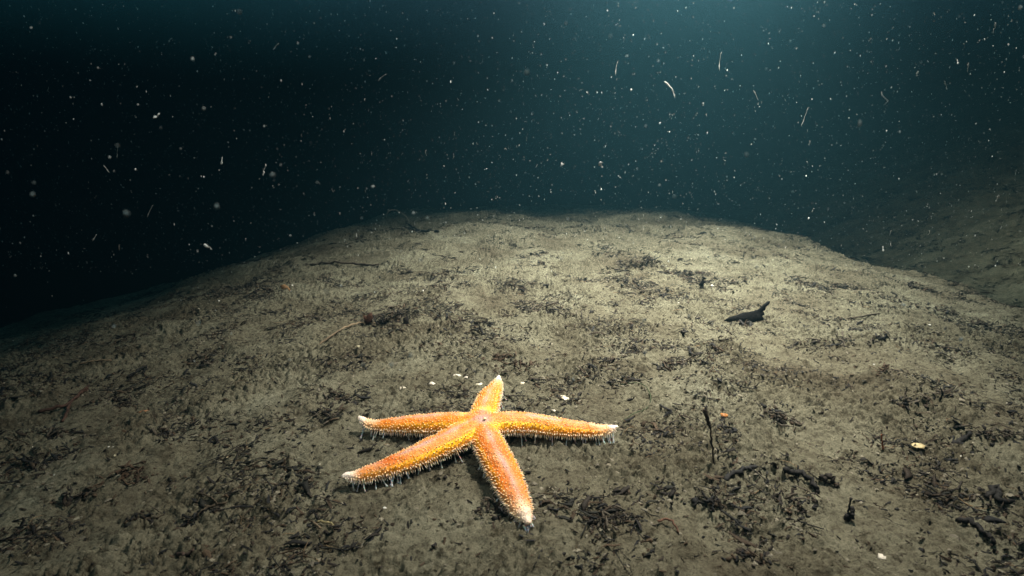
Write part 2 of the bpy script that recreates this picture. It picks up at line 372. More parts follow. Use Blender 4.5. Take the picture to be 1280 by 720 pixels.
def armparam(P):
    """arm index, t along arm, signed lateral, normalised height"""
    best = np.full(len(P), 1e9); A = np.zeros(len(P), int); T = np.zeros(len(P)); S = np.zeros(len(P)); H = np.zeros(len(P))
    for i, (cl, wh) in enumerate(LINES):
        tng = np.gradient(cl, axis=0); tng /= np.linalg.norm(tng, axis=1)[:, None]
        d = np.linalg.norm(P[:, None, :2]-cl[None, :, :2], axis=2); j = d.argmin(1); dm = d[np.arange(len(P)), j]/wh[j, 0]
        side = np.cross(tng, (0, 0, 1)); side /= np.linalg.norm(side, axis=1)[:, None]
        s = ((P-cl[j])*side[j]).sum(1)/wh[j, 0]; h = (P[:, 2]-cl[j, 2])/wh[j, 1]
        u = dm < best; best[u] = dm[u]; A[u] = i; T[u] = j[u]/59; S[u] = s[u]; H[u] = h[u]
    return A, T, S, H
def lerp(a, b, f): return a + (np.asarray(b)-a)*f[:, None]
def starcol(P, tuber=False):
    A, T, S, H = armparam(P)
    n = len(P); r = np.linalg.norm(P[:, :2]-np.array([SC.x, SC.y]), axis=1)
    mott = vnoise(P[:, 0]*420, P[:, 1]*420+P[:, 2]*380, 51); big = vnoise(P[:, 0]*60, P[:, 1]*60, 52)
    col = np.tile((0.72, 0.215, 0.010), (n, 1))
    col = np.where((A == 2)[:, None], np.array([(0.64, 0.165, 0.014)]), col)
    col = lerp(col, (0.34, 0.05, 0.003), np.clip(mott*1.1, 0, 1))
    dors = np.exp(-(S/0.42)**2)*np.clip(H, 0, 1)
    col = lerp(col, (0.62, 0.33, 0.14), np.clip(dors*(0.35+1.0*big), 0, 0.7))
    col = lerp(col, (0.44, 0.26, 0.25), np.clip(np.exp(-(S/0.18)**2)*np.clip(H, 0, 1)*(0.6+0.6*big), 0, 0.75))
    # yellow papular band along each flank, strongest toward the disc
    fl = np.exp(-((np.abs(S)-0.84)/0.12)**2)*np.clip(1.15-T*1.2, 0, 1)
    col = lerp(col, (0.90, 0.48, 0.012), np.clip(fl*np.array([0.7, 1.2, 0.6, 1.3, 0.9])[A], 0, 0.9))
    col = lerp(col, (0.95, 0.50, 0.03), np.clip(np.exp(-((r-0.018)/0.006)**2)*0.7*(big+0.5), 0, 0.8))
    edge = sstep(0.88, 1.0, np.abs(S))*(H < 0.25)
    col = lerp(col, (0.82, 0.42, 0.10), np.clip(edge, 0, 0.7))
    tipw = sstep(0.60, 0.98, T+0.12*big+0.06*mott)
    col = lerp(col, (0.80, 0.56, 0.34), np.clip(tipw*1.0, 0, 1)*0.8)
    col = lerp(col, (0.88, 0.76, 0.66), sstep(0.80, 0.96, T)*np.where(A == 2, 0.5, 1))
    patch = (A == 3)*np.exp(-((T-0.62)/0.06)**2)*np.exp(-((S+0.1)/0.6)**2)
    col = lerp(col, (0.50, 0.10, 0.01), np.clip(patch*0.9, 0, 0.8))
    col = lerp(col, (0.33, 0.19, 0.18), np.clip(np.exp(-((r-0.006)/0.007)**2)*(0.5+0.8*big), 0, 0.7))
    if tuber: col = lerp(col, (0.92, 0.70, 0.44), rng.uniform(0.5, 0.95, n))
    return col
# tubercles: spaced picks over the upper surface
from mathutils import kdtree
A_, T_, S_, H_ = armparam(BV)
order = rng.permutation(nv); taken = np.zeros(nv, bool)
cell = {}; picks = []
for i in order:
    if BN[i, 2] < -0.15: continue
    sp_ = 0.0019 + 0.0009*hash2(np.array([i]), np.array([2]), 5)[0] + 0.0002*(abs(S_[i]) < 0.5) + 0.0002*hash2(np.array([i]), np.array([1]), 3)[0]
    if T_[i] > 0.8: sp_ *= 0.72
    k0 = tuple((BV[i]//0.0029).astype(int)); ok = True
    for dx in (-1, 0, 1):
        for dy in (-1, 0, 1):
            for dz in (-1, 0, 1):
                for j in cell.get((k0[0]+dx, k0[1]+dy, k0[2]+dz), ()):
                    if ((BV[i]-BV[j])**2).sum() < sp_*sp_: ok = False
    if ok: cell.setdefault(k0, []).append(i); picks.append(i)
picks = np.array(picks)
print('tubercles', len(picks))
def pegs(P, D, Ln, rad, col, coltip, st=4, sides=6):
    """tapered blunt pegs from P along D"""
    n = len(P); D = D/np.linalg.norm(D, axis=1)[:, None]
    a = np.cross(D, np.array([0.31, 0.52, 0.79])); a /= np.linalg.norm(a, axis=1)[:, None]; b = np.cross(D, a)
    s = np.linspace(0, 1, st); rr = np.array([1.15, 0.95, 0.72, 0.30]) if st == 4 else np.linspace(1, .4, st)
    th = np.linspace(0, 2*np.pi, sides, endpoint=False)
    ringdir = a[:, None, :]*np.cos(th)[None, :, None] + b[:, None, :]*np.sin(th)[None, :, None]
    V = P[:, None, None, :] + D[:, None, None, :]*(s[None, :, None, None]*Ln[:, None, None, None]-0.0003) + ringdir[:, None]*(rr[None, :, None, None]*rad[:, None, None, None])
    base = (np.arange(n)*st*sides)[:, None, None]; aa = np.arange(st-1)[None, :, None]*sides; k = np.arange(sides)[None, None, :]; k2 = (k+1) % sides
    Fq = np.stack([base+aa+k, base+aa+k2, base+aa+sides+k2, base+aa+sides+k], -1).reshape(-1, 4)
    cap = (np.arange(n)*st*sides)[:, None] + (st-1)*sides + np.arange(sides)[None]
    cc = col[:, None, :] + (coltip-col)[:, None, :]*np.minimum(np.linspace(0, 1.6, st), 1)[None, :, None]
    return V.reshape(-1, 3), [Fq, cap], np.repeat(cc.reshape(-1, 3), sides, 0)
pc = starcol(BV[picks], True); n = len(picks)
dirs = BN[picks] + rng.normal(0, 0.12, (n, 3)) + np.array([0, 0, 0.1])
flank = sstep(0.6, 1.0, np.abs(S_[picks]))
ln = 0.0010 + 0.0012*flank + rng.uniform(-.0002, .0004, n); ln *= np.where(T_[picks] > 0.85, 0.6, 1)
rd = rng.uniform(0.00040, 0.00075, n)*np.where(T_[picks] > 0.85, 0.7, 1)
tub = pegs(BV[picks], dirs, ln, rd, starcol(BV[picks]), pc)
Vb, Fb, cb = join([(BV, [BF], starcol(BV)), tub])
off = np.array([SC.x, SC.y, 0])
def star_mat(name, sss=0.15):
    m, t, b = nmat(name)
    a = t.nodes.new('ShaderNodeVertexColor'); a.layer_name = 'col'
    t.links.new(a.outputs['Color'], b.inputs['Base Color'])
    b.inputs['Roughness'].default_value = 0.5; b.inputs['Specular IOR Level'].default_value = 0.3
    b.inputs['Subsurface Weight'].default_value = sss; b.inputs['Subsurface Radius'].default_value = (1, 0.4, 0.15); b.inputs['Subsurface Scale'].default_value = 0.002
    n = t.nodes.new('ShaderNodeTexVoronoi'); n.inputs['Scale'].default_value = 900
    tcn = t.nodes.new('ShaderNodeTexCoord'); t.links.new(tcn.outputs['Object'], n.inputs['Vector'])
    bp = t.nodes.new('ShaderNodeBump'); bp.inputs['Distance'].default_value = 0.0005; bp.inputs['Strength'].default_value = 0.6
    t.links.new(n.outputs['Distance'], bp.inputs['Height']); t.links.new(bp.outputs[0], b.inputs['Normal'])
    return m
M_star = star_mat('starfish_skin')
mesh_np('body', Vb-off, Fb, M_star, cb, star_o)
# the fringe of longer spines along both lower edges of every arm
fr = []
tips = []
for i, (cl, wh) in enumerate(LINES):
    tng = np.gradient(cl, axis=0); tng /= np.linalg.norm(tng, axis=1)[:, None]
    side = np.cross(tng, (0, 0, 1)); side /= np.linalg.norm(side, axis=1)[:, None]; up = np.cross(side, tng)
    seg = np.concatenate([[0], np.cumsum(np.linalg.norm(np.diff(cl, axis=0), axis=1))]); tot = seg[-1]
    P, D, Ls = [], [], []
    for row, (hh, ang, sl, spc) in enumerate(((0.12, -0.25, 0.0030, 0.0021), (-0.16, -0.75, 0.0042, 0.0019), (-0.38, -1.15, 0.0042, 0.0023))):
        for sgn in (-1, 1):
            for s in np.arange(0.016+row*0.0006, tot*0.985, spc):
                s += rng.normal(0, 0.0002)
                p = np.array([np.interp(s, seg, cl[:, k]) for k in range(3)]); ww = np.interp(s, seg, wh[:, 0]); h2 = np.interp(s, seg, wh[:, 1])
                sd = np.array([np.interp(s, seg, side[:, k]) for k in range(3)]); u_ = np.array([np.interp(s, seg, up[:, k]) for k in range(3)])
                fac = (0.97, 0.96, 0.84)[row]
                P.append(p+sd*sgn*ww*fac+u_*h2*hh); tt = s/tot
                D.append(sd*sgn*math.cos(ang)+u_*math.sin(ang)+rng.normal(0, 0.13, 3)); Ls.append(sl*(1-0.35*sstep(0.85, 1, tt))*rng.uniform(0.65, 1.2))
    P = np.array(P); D = np.array(D); Ls = np.array(Ls)
    # drop those buried inside the disc or another arm
    keep = np.ones(len(P), bool)
    for j, (c2, w2) in enumerate(LINES):
        if j != i:
            d = np.linalg.norm(P[:, None, :2]-c2[None, :, :2], axis=2)/w2[None, :, 0]; keep &= d.min(1) > 0.97
    P, D, Ls = P[keep], D[keep], Ls[keep]
    cc = starcol(P); cb_ = lerp(cc, (0.85, 0.42, 0.12), np.full(len(P), 0.35)); ct = lerp(cc, (0.92, 0.82, 0.66), np.full(len(P), 0.85))
    V, F, c = pegs(P, D, Ls, rng.uniform(0.00030, 0.00042, len(P)), cb_, ct)
    mesh_np('spine_fringe', V-off, F, M_star, c, star_o)
# tube feet
def foot_mat():
    m, t, b = nmat('tube_foot_skin')
    b.inputs['Base Color'].default_value = (0.62, 0.66, 0.66, 1); b.inputs['Roughness'].default_value = 0.3
    b.inputs['Subsurface Weight'].default_value = 0.5; b.inputs['Subsurface Scale'].default_value = 0.002
    n = t.nodes.new('ShaderNodeTexNoise'); n.inputs['Scale'].default_value = 900
    r = t.nodes.new('ShaderNodeValToRGB'); r.color_ramp.elements[0].color = (0.22, 0.26, 0.28, 1); r.color_ramp.elements[1].color = (0.62, 0.62, 0.58, 1)
    t.links.new(n.outputs['Fac'], r.inputs[0]); t.links.new(r.outputs[0], b.inputs['Base Color'])
    return m
M_foot = foot_mat()
def tube(pts, rad, sides=8, jit=0.0):
    P = np.array(pts, float); n = len(P); T = np.gradient(P, axis=0); T /= np.linalg.norm(T, axis=1)[:, None]+1e-12
    a = np.cross(T, (0.21, 0.33, 0.92)); a /= np.linalg.norm(a, axis=1)[:, None]; b = np.cross(T, a)
    th = np.linspace(0, 2*np.pi, sides, endpoint=False); rad = np.broadcast_to(rad, n)
    rr = rad[:, None]*(1+rng.normal(0, jit, (n, sides))) if jit else np.repeat(rad[:, None], sides, 1)
    V = P[:, None]+(a[:, None]*np.cos(th)[None, :, None]+b[:, None]*np.sin(th)[None, :, None])*rr[..., None]
    A = np.arange(n-1)[:, None]*sides; k = np.arange(sides)[None]; k2 = (k+1) % sides
    Fq = np.stack([A+k, A+k2, A+sides+k2, A+sides+k], -1).reshape(-1, 4)
    caps = np.stack([np.arange(sides)[::-1], (n-1)*sides+np.arange(sides)])
    V = V.reshape(-1, 3)
    return V, [Fq, caps], np.ones((len(V), 3))
#           arm, side, along values
feet = [(1, 1, np.linspace(0.30, 0.93, 19)), (3, -1, np.linspace(0.24, 0.93, 20)), (4, -1, np.linspace(0.3, 0.9, 13)),
        (2, 1, np.linspace(0.25, 0.95, 13)), (2, -1, np.linspace(0.3, 0.95, 9)), (0, 1, np.linspace(0.4, 0.9, 5))]
for i, sgn, tt in feet:
    cl, wh = LINES[i]; tng = np.gradient(cl, axis=0)
    for t in tt:
        if rng.random() < 0.15: continue
        t += rng.normal(0, 0.02); j = int(np.clip(t*59, 0, 59)); s_ = np.cross(tng[j], (0, 0, 1)); s_ /= np.linalg.norm(s_)
        # sgn picks the flank turned toward the viewer
        flankdir = s_ if (s_[1] < 0) == (sgn > 0) else s_
        if i in (1, 3, 4): flankdir = s_ if s_[1] < 0 else -s_
        elif i == 2: flankdir = (s_ if s_[0] < 0 else -s_)*sgn
        p = cl[j]+flankdir*wh[j, 0]*rng.uniform(0.55, 0.8)+np.array([0, 0, -wh[j, 1]*0.42])
        q = p + flankdir*rng.uniform(0.000, 0.007) + tng[j]/np.linalg.norm(tng[j])*rng.normal(0, 0.0015)
        q[2] = gz(q[0], q[1])+0.0002
        if q[2] > p[2]-0.0015: q[2] = p[2]-0.0015
        m_ = (p+q)/2 + flankdir*rng.normal(0.0006, 0.0006)
        r0 = rng.uniform(0.0004, 0.00075)
        cpts = spline([p, m_, q], 8); rad = np.array([1.1, 1, .92, .88, .86, .9, 1.25, 1.75])*r0
        V, F, c = tube(cpts, rad)
        mesh_np('tube_foot', V-off, F, M_foot, None, star_o)
# tube feet bunched under the near arm's tip
cl, wh = LINES[2]; tg = cl[-1]-cl[-4]; tg[2] = 0; tg /= np.linalg.norm(tg)
for k in range(6):
    p = cl[-1]+np.array([tg[1], -tg[0], 0])*(k-2.5)*0.0014+np.array([0, 0, -0.002]); q = p+tg*rng.uniform(0.001, 0.004)+rng.normal(0, .001, 3); q[2] = gz(q[0], q[1])
    V, F, c = tube(spline([p, (p+q)/2+tg*0.002, q], 7), np.array([1, 1, .9, .9, .9, 1.1, 1.6])*0.0005); mesh_np('tube_foot', V-off, F, M_foot, None, star_o)
# sieve plate on the disc
P_ = np.array([[at(606, 519, 0.0325).x, at(606, 519, 0.0325).y, 0.0292]])
V, F, c = blobs(P_, np.array([0.0021]), np.array([(0.95, 0.80, 0.45)]), (1, 1, 0.5), 0.05)
mesh_np('sieve_plate', V-off, F, M_star, c, star_o)

# ------------------------------------------------------------------ twigs, stems, tufts, leaves and shells that the photo shows one by one
def place(name, parts, mat, origin, label, cat, group=None):
    V, F, c = join(parts); o = mesh_np(name, V-np.array(origin), F, mat, c); o.location = tuple(origin)
    return tag(o, label, cat, group)
def gp(u, v, up=0.0):
    p = hit(u, v); return np.array([p.x, p.y, p.z+up])
def above(u, v, base):       # a point standing over the depth of `base` that this pixel sees
    d = ray(u, v); t = base[1]/d.y; return np.array([d.x*t, base[1], CAM_Z+d.z*t])
def twig(name, lines, col, label, cat='twig', group=None, mat=None):
    """lines: list of (list of 3-D points, radius start, radius end)"""
    parts = []
    for pts, r0, r1 in lines:
        n = max(8, len(pts)*5); cl = spline(pts, n)
        cl[1:-1] += rng.normal(0, r0*0.35, (n-2, 3))
        V, F, c = tube(cl, np.linspace(r0, r1, n), 7, 0.12)
        cc = np.array(col)[None]*rng.uniform(0.6, 1.25, (n, 1)); parts.append((V, F, np.repeat(cc, 7, 0)))
    return place(name, parts, mat or M_lit, lines[0][0][0], label, cat, group)
BRK, BLK, TAN, RED = (0.028, 0.019, 0.012), (0.010, 0.009, 0.008), (0.14, 0.105, 0.065), (0.050, 0.026, 0.017)
b_ = gp(892, 590); top = above(882, 509, b_)
twig('dead_twig', [([b_-[0, 0, .004], above(891, 565, b_), above(888, 535, b_), above(886, 524, b_), top], 0.0009, 0.0007),
                      ([above(888, 535, b_), above(884, 524, b_)+[0, -.002, 0], above(881, 512, b_)], 0.0011, 0.0018)], (0.022, 0.016, 0.011),
     'thin dark broken stem standing upright in the silt', 'stem')
a1, a2, a3 = gp(50, 521, .003), gp(84, 511, .005), gp(112, 488, .006)
twig('forked_twig', [([a1, a2, a3], 0.0020, 0.0014), ([gp(78, 527, .002), gp(92, 507, .005), gp(111, 490, .004)], 0.0016, 0.0011)], RED, 'reddish-brown forked twig lying on the dim left side of the silt')
twig('stick', [([gp(399, 435, .002), gp(425, 421, .004), gp(447, 407, .005), gp(470, 405, .003)], 0.0016, 0.0012)], TAN, 'pale tan stick pointing to the dark weed tuft')
twig('branch', [([gp(388, 334, .004), gp(420, 335, .008), gp(450, 333, .008), gp(474, 333, .003)], 0.0032, 0.002)], BRK, 'long straight dark branch lying across the dim far silt')
c1 = gp(506, 286); 
twig('forked_branch', [([gp(548, 292, .006), gp(525, 291, .008), gp(512, 285, .012), above(507, 278, c1)], 0.0045, 0.002), ([gp(522, 291, .006), gp(508, 290, .015), above(503, 284, c1)], 0.003, 0.0015)], BLK, 'black forked branch at the far edge of the lit ridge')
c2 = gp(512, 283); c3 = gp(485, 279)
twig('arched_stem', [([c2+[0, 0, .002], above(508, 271, c2), above(495, 263, c2), above(486, 264, c2), above(483, 272, c2), c3], 0.0022, 0.0014)], (0.17, 0.16, 0.12), 'pale arched stem looping up beside the black forked branch', 'stem')
twig('forked_stick', [([gp(244, 652, .002), gp(262, 643, .003), gp(284, 635, .004)], 0.0012, 0.0008), ([gp(242, 637, .001), gp(262, 638, .003), gp(276, 636, .004)], 0.0009, 0.0007), ([gp(248, 629, .002), gp(264, 631, .003), gp(273, 636, .004)], 0.0007, 0.0006)], (0.06, 0.045, 0.028), 'dark and tan three-pronged stick pointing away from the starfish')
twig('stick', [([gp(392, 655, .002), gp(402, 668, .002)], 0.0010, 0.0009)], TAN, 'short tan stick beside a second bent one in front of the starfish')
twig('bent_stick', [([gp(398, 659, .002), gp(412, 657, .004), gp(420, 664, .002)], 0.0009, 0.0006)], (0.24, 0.2, 0.10), 'yellowish bent stick lying next to a short tan stick')
s1 = gp(236, 685)
twig('stub', [([s1-[0, 0, .003], above(235, 678, s1), above(232, 671, s1)], 0.0015, 0.0011)], BLK, 'black stub poking up near a short lying twig', 'stub')
twig('short_twig', [([gp(223, 700, .001), gp(234, 703, .002), gp(245, 700, .001)], 0.0014, 0.0011)], (0.05, 0.032, 0.024), 'short thick brown twig lying just below the black stub')
twig('straw', [([gp(100, 459, .002), gp(120, 458, .003), gp(141, 456, .002)], 0.0011, 0.0008)], TAN, 'straight straw-coloured stem lying above the reddish forked twig', 'stem')
twig('twig', [([gp(160, 475, .002), gp(172, 470, .004), gp(184, 463, .004), gp(180, 470, .004)], 0.0018, 0.0008)], BLK, 'dark hooked twig between the straw-coloured stem and the ridge')
s2 = gp(1057, 648)
twig('hooked_stem', [([s2, above(1060, 640, s2), above(1064, 622, s2)], 0.0010, 0.0006), ([s2, above(1061, 641, s2)+[0, -.004, 0], above(1065, 634, s2)], 0.0022, 0.0014)], BLK, 'black hooked stem rising from the silt with a swollen foot', 'stem')
s3 = gp(1103, 566)
twig('red_stem', [([s3-[0, 0, .002], above(1103, 556, s3), above(1102, 543, s3)], 0.0008, 0.0005)], (0.22, 0.07, 0.03), 'short thin reddish stem standing upright near a pale seed', 'stem')
twig('green_strand', [([gp(775, 483, .003), gp(792, 482, .003), gp(806, 492, .003), gp(813, 503, .004), gp(808, 513, .003), gp(790, 520, .002), gp(778, 527, .001)], 0.0005, 0.0004)], (0.03, 0.05, 0.02), 'thin green strand curling on the silt beyond the starfish arm', 'strand')
twig('curved_twig', [([gp(822, 656, .002), gp(838, 657, .004), gp(849, 668, .001)], 0.0009, 0.0007)], (0.10, 0.05, 0.03), 'thin reddish-brown curved twig among the weed in front')
s4 = gp(878, 362)
twig('upright_flake', [([s4-[0, 0, .003], above(877, 355, s4), above(880, 346, s4)], 0.0048, 0.0022)], BLK, 'small black flake standing on edge beyond the torn leaf', 'flake')
s5 = gp(604, 421)
twig('leaning_stem', [([s5, above(600, 412, s5)+[0, .004, 0], above(596, 402, s5)], 0.0016, 0.0008), ([gp(600, 419), above(597, 412, s5)], 0.0012, 0.0006)], BLK, 'dark leaning stems standing in bare silt beyond the starfish', 'stem')
twig('stick', [([gp(560, 400, .003), gp(572, 416, .003)], 0.0013, 0.0010)], BRK, 'thin dark stick lying just left of the leaning stems')
twig('dark_strip', [([gp(905, 604, .001), gp(925, 597, .004), gp(944, 588, .005)], 0.0022, 0.0016)], (0.016, 0.016, 0.016), 'dark strip of bark lying to the right of the upright stem', 'bark')
twig('dark_strip', [([gp(1192, 558, .002), gp(1210, 552, .005)], 0.0030, 0.0018)], BLK, 'thick black chip lying in the dim right of the silt', 'chip')
twig('root', [([gp(978, 602, .002), gp(996, 600, .006), gp(1010, 608, .006), gp(1022, 616, .002)], 0.0026, 0.0020), ([gp(998, 602, .004), gp(995, 594, .006)], 0.0012, 0.0007)], BLK, 'thick black crooked root lying on the silt', 'root')
twig('root', [([gp(1025, 606, .003), gp(1036, 606, .005), gp(1045, 611, .002)], 0.0026, 0.0016)], (0.02, 0.016, 0.012), 'short dark curved root next to a crooked black one', 'root')
twig('branch', [([gp(1232, 628, .002), gp(1245, 620, .005), gp(1250, 632, .003), gp(1275, 631, .003)], 0.0026, 0.0020)], BLK, 'black zigzag branch at the dim right edge of the silt')
twig('stick', [([gp(1195, 662, .002), gp(1215, 663, .004), gp(1228, 678, .003), gp(1240, 690, .002)], 0.0022, 0.0014)], BLK, 'long bowed black stick near the bottom right corner')
twig('branch', [([gp(1050, 400, .002), gp(1075, 399, .005), gp(1100, 393, .003)], 0.0016, 0.0009)], BRK, 'thin dark branch lying near the right rim of the ridge')

def leaf(name, outline, y0, lean, thick, col, label, cat='leaf'):
    """outline in photo pixels, rebuilt as a thin plate leaning back from its foot line"""
    foot = gp(*y0); pts = []
    for u, v in outline:
        d = ray(u, v)        # plane through foot leaning away by `lean` (metres of y per metre of z)
        t = (foot[1] + lean*(CAM_Z-foot[2]))/(d.y - lean*d.z)
        pts.append(np.array([d.x*t, d.y*t, CAM_Z+d.z*t]))
    pts = np.array(pts); n = len(pts); cc = pts.mean(0)
    nrm = np.array([0, -1, lean]); nrm = nrm/np.linalg.norm(nrm)
    layers = []
    for k, (s, o_) in enumerate(((0.0, 0.0), (0.55, 1), (1.0, 0.2), (1.0, -0.2), (0.55, -0.2), (0, -0.6))):
        ring = cc + (pts-cc)*max(s, 0.02) + nrm*(thick*o_) + nrm*0.003*(1-s*s)
        layers.append(ring + rng.normal(0, thick*0.15, ring.shape)*(s > 0))
    V = np.concatenate(layers); K = len(layers)
    a = np.arange(K-1)[:, None]*n; k = np.arange(n)[None]; k2 = (k+1) % n
    Fq = np.stack([a+k, a+k2, a+n+k2, a+n+k], -1).reshape(-1, 4)
    caps = np.stack([np.arange(n)[::-1], (K-1)*n+np.arange(n)])
    c = np.tile(np.array(col), (len(V), 1))*rng.uniform(0.7, 1.3, (len(V), 1))
    return place(name, [(V, [Fq, caps], c)], M_leaf, foot, label, cat)
leaf('torn_leaf', [(904, 401), (912, 396), (920, 394), (928, 391), (936, 390), (944, 388), (950, 385.5), (955, 381), (959, 376.5), (963, 376), (961.5, 380), (957.5, 384), (956, 388), (954, 389), (956, 393), (953, 395), (954.5, 399), (951, 402), (945, 403.5), (936, 404.5), (926, 404), (914, 403)],
     (935, 406), 0.9, 0.0010, (0.0035, 0.0035, 0.0035), 'large black torn leaf with a short stalk propped on pale silt')
leaf('small_leaf', [(454, 392), (456, 396), (460, 393), (465, 390), (466, 396), (465, 402), (460, 406), (456, 404)], (461, 408), 0.3, 0.0008, (0.035, 0.018, 0.012), 'small brown leaf standing up left of the dark weed tuft')
leaf('upright_flake', [(504, 398), (510, 395), (511, 402), (510, 410), (504, 410)], (507, 410), 0.2, 0.0012, BLK, 'short black flake standing right of the dark weed tuft', 'flake')
leaf('pale_leaf', [(350, 357), (356, 355), (361, 359), (364, 364), (357, 363), (352, 361)], (358, 365), 0.5, 0.0008, (0.20, 0.12, 0.06), 'small tan leaf fragment beside a white speck on dim silt')

def tuft(name, u, v, wpx, hpx, n, label, col=None, cat='weed tuft', Lf=0.5, group=None):
    p = hit(u, v); s = mpx(p); rx = wpx*s/2; ht = hpx*s; ry = min(rx*0.8, hpx*s*1.2)
    parts = []
    rx *= 1.15; hub = np.clip(rng.normal(0, 0.42, (5, 2)), -0.5, 0.5); hub[:, 0] *= rx; hub[:, 1] = hub[:, 1]*ry + hub[:, 0]*rng.normal(0, 0.3)
    pick = lambda k: np.array([p.x, p.y]) + hub[rng.integers(0, 5, k)] + rng.normal(0, 0.26, (k, 2))*np.array([rx, ry])*rng.uniform(0.4, 1.8, (k, 1))
    n = int(n*0.38); XY = pick(n)
    P = onground(XY, 0.0); P[:, 2] += np.abs(rng.normal(0, 0.32, n))*ht*np.exp(-((XY[:, 0]-p.x)/rx)**2)
    Ln = np.minimum(rng.uniform(0.15, 1.0, n)**2*Lf*rx*1.1+0.004, 0.026)
    cl = np.where(rng.random((n, 1)) < 0.42, np.array([(0.060, 0.050, 0.036)]), darkcol(n)) if col is None else np.array([col])*rng.uniform(0.5, 1.5, (n, 1))
    parts.append(strips(P, rng.uniform(-1.6, 1.6, n), Ln, rng.uniform(0.0005, 0.0016, n)*(s/0.00085)**0.5, rng.uniform(0.3, 0.9, n), rng.normal(0, .09, n)*Ln, rng.normal(0, .07, n)*Ln, rng.normal(0.05, 0.4, n), cl, 5))
    m = int(n*1.1)
    XY = pick(m)
    parts.append(blobs(onground(XY, 0.0004), 0.0007*(4.5**rng.random(m)), darkcol(m) if col is None else np.array([col])*rng.uniform(0.5, 1.5, (m, 1)), rough=0.35))
    return place(name, parts, M_lit, (p.x, p.y, p.z), label, cat, group)
GT = 'dark weed tufts caught on the silt'
for u, v, w_, h_, n, lab in [
  (484, 403, 46, 34, 330, 'largest dark weed tuft standing beyond the starfish'),
  (507, 344, 22, 20, 130, 'small round dark tuft nearest the shadowed far rim'),
  (797, 331, 56, 16, 260, 'wide flat dark tuft near the far crest of the ridge'),
  (962, 522, 56, 26, 170, 'broad tangled black tuft right of the upright stem'),
  (1128, 508, 20, 14, 60, 'compact black tuft on the dimmer right silt'),
  (1160, 500, 60, 14, 90, 'loose low tuft right of the compact black one'),
  (640, 452, 60, 14, 110, 'low brown tuft behind the far arm of the starfish'),
  (425, 497, 40, 14, 80, 'dark tuft speckled with white grit left of the shells'),
  (410, 521, 56, 16, 110, 'dark matted tuft beside the left arm tip'),
  (260, 455, 70, 12, 90, 'long thin tangle lying across the left silt'),
  (85, 545, 60, 16, 70, 'dim dark tuft below the reddish forked twig'),
  (145, 507, 50, 14, 80, 'dark feathery tuft right of the reddish forked twig'),
  (150, 600, 60, 18, 100, 'dim brown tuft in the lower left silt'),
  (95, 625, 50, 18, 80, 'scattered dark tuft near the bottom left corner'),
  (215, 545, 30, 10, 60, 'small beaded black tuft on the left silt'),
  (622, 640, 60, 26, 130, 'black root tangle in the shadow of the near arm'),
  (770, 650, 66, 18, 120, 'ragged dark tuft right of the near arm tip'),
  (885, 632, 50, 16, 50, 'black tuft just below the upright stem'),
  (1000, 633, 56, 16, 60, 'dark matted tuft below the crooked roots'),
  (935, 700, 60, 16, 60, 'black tuft at the bottom frame edge under the stem'),
  (1105, 465, 26, 20, 60, 'rusty brown tuft on the right part of the silt'),
  (1095, 428, 56, 10, 80, 'thin flat tuft near the right rim'),
  (1240, 545, 70, 22, 120, 'dark tuft at the dim right frame edge'),
  (1180, 625, 60, 20, 90, 'loose black tuft right of the hooked stem'),
  (690, 395, 60, 12, 90, 'faint speckled tuft in the middle of the ridge'),
  (850, 455, 70, 12, 110, 'long low tuft below the black torn leaf'),
  (905, 430, 24, 16, 50, 'spiky little tuft right below the black torn leaf'),
  (375, 400, 50, 10, 70, 'dim tangle on the left shoulder of the ridge'),
  (1050, 430, 60, 12, 90, 'feathery tuft right of the black torn leaf'),
  (250, 655, 40, 12, 60, 'small tuft beside the three-pronged stick'),
  (180, 655, 44, 14, 70, 'black tuft left of the three-pronged stick'),
]:
    tuft('weed_tuft', u, v, w_, h_, n, lab, group=GT, col=(0.045, 0.028, 0.016) if 'rusty' in lab or 'brown' in lab else None)

def shell(u, v, wpx, hpx, col, label, name='shell_fragment', cat='shell', rough=0.38, tilt=0.0):
    p = hit(u, v); s = mpx(p)*0.85; rx = wpx*s/2
    # thin jagged curved plate
    n = 11; th = np.linspace(0, 2*np.pi, n, endpoint=False); r = 1+rng.normal(0, rough, n)
    ht = max(hpx*s*0.35, 0.0008); layers = []
    for sc_, zz in ((0.05, 1.0), (0.5, 0.8), (1, 0.15), (1, -0.1), (0.5, 0.55), (0.05, 0.75)):
        layers.append(np.stack([p.x+rx*sc_*r*np.cos(th), p.y+rx*0.75*sc_*r*np.sin(th), p.z+0.0006+ht*zz+0.3*ht*np.sin(th)*sc_], -1)+rng.normal(0, rx*0.03, (n, 3)))
    V = np.concatenate(layers); a = np.arange(5)[:, None]*n; k = np.arange(n)[None]; k2 = (k+1) % n
    Fq = np.stack([a+k, a+k2, a+n+k2, a+n+k], -1).reshape(-1, 4); caps = np.stack([np.arange(n)[::-1], 5*n+np.arange(n)])
    return place(name, [(V, [Fq, caps], np.tile(np.array(col), (len(V), 1))*rng.uniform(0.75, 1.1, (len(V), 1)))], M_shell, (p.x, p.y, p.z), label, cat, 'pale shell fragments on the silt')
W = (0.58, 0.53, 0.44)
shell(572, 470, 16, 8, W, 'largest white shell fragment behind the starfish')
shell(583, 474, 7, 4, W, 'small white shell chip touching the largest fragment')
shell(540, 484, 10, 5, W, 'white slanting shell fragment left of the far arm')
shell(531, 489, 8, 4, (0.6, .52, .4), 'cream shell chip just below the slanting white fragment')
shell(502, 487, 11, 6, (0.55, .5, .4), 'dull shell fragment farthest from the far arm')
shell(599, 481, 10, 4, (0.6, .55, .42), 'cream shell flake close to the far arm')
shell(653, 482, 8, 4, (0.55, .48, .36), 'small cream flake just right of the far arm tip')
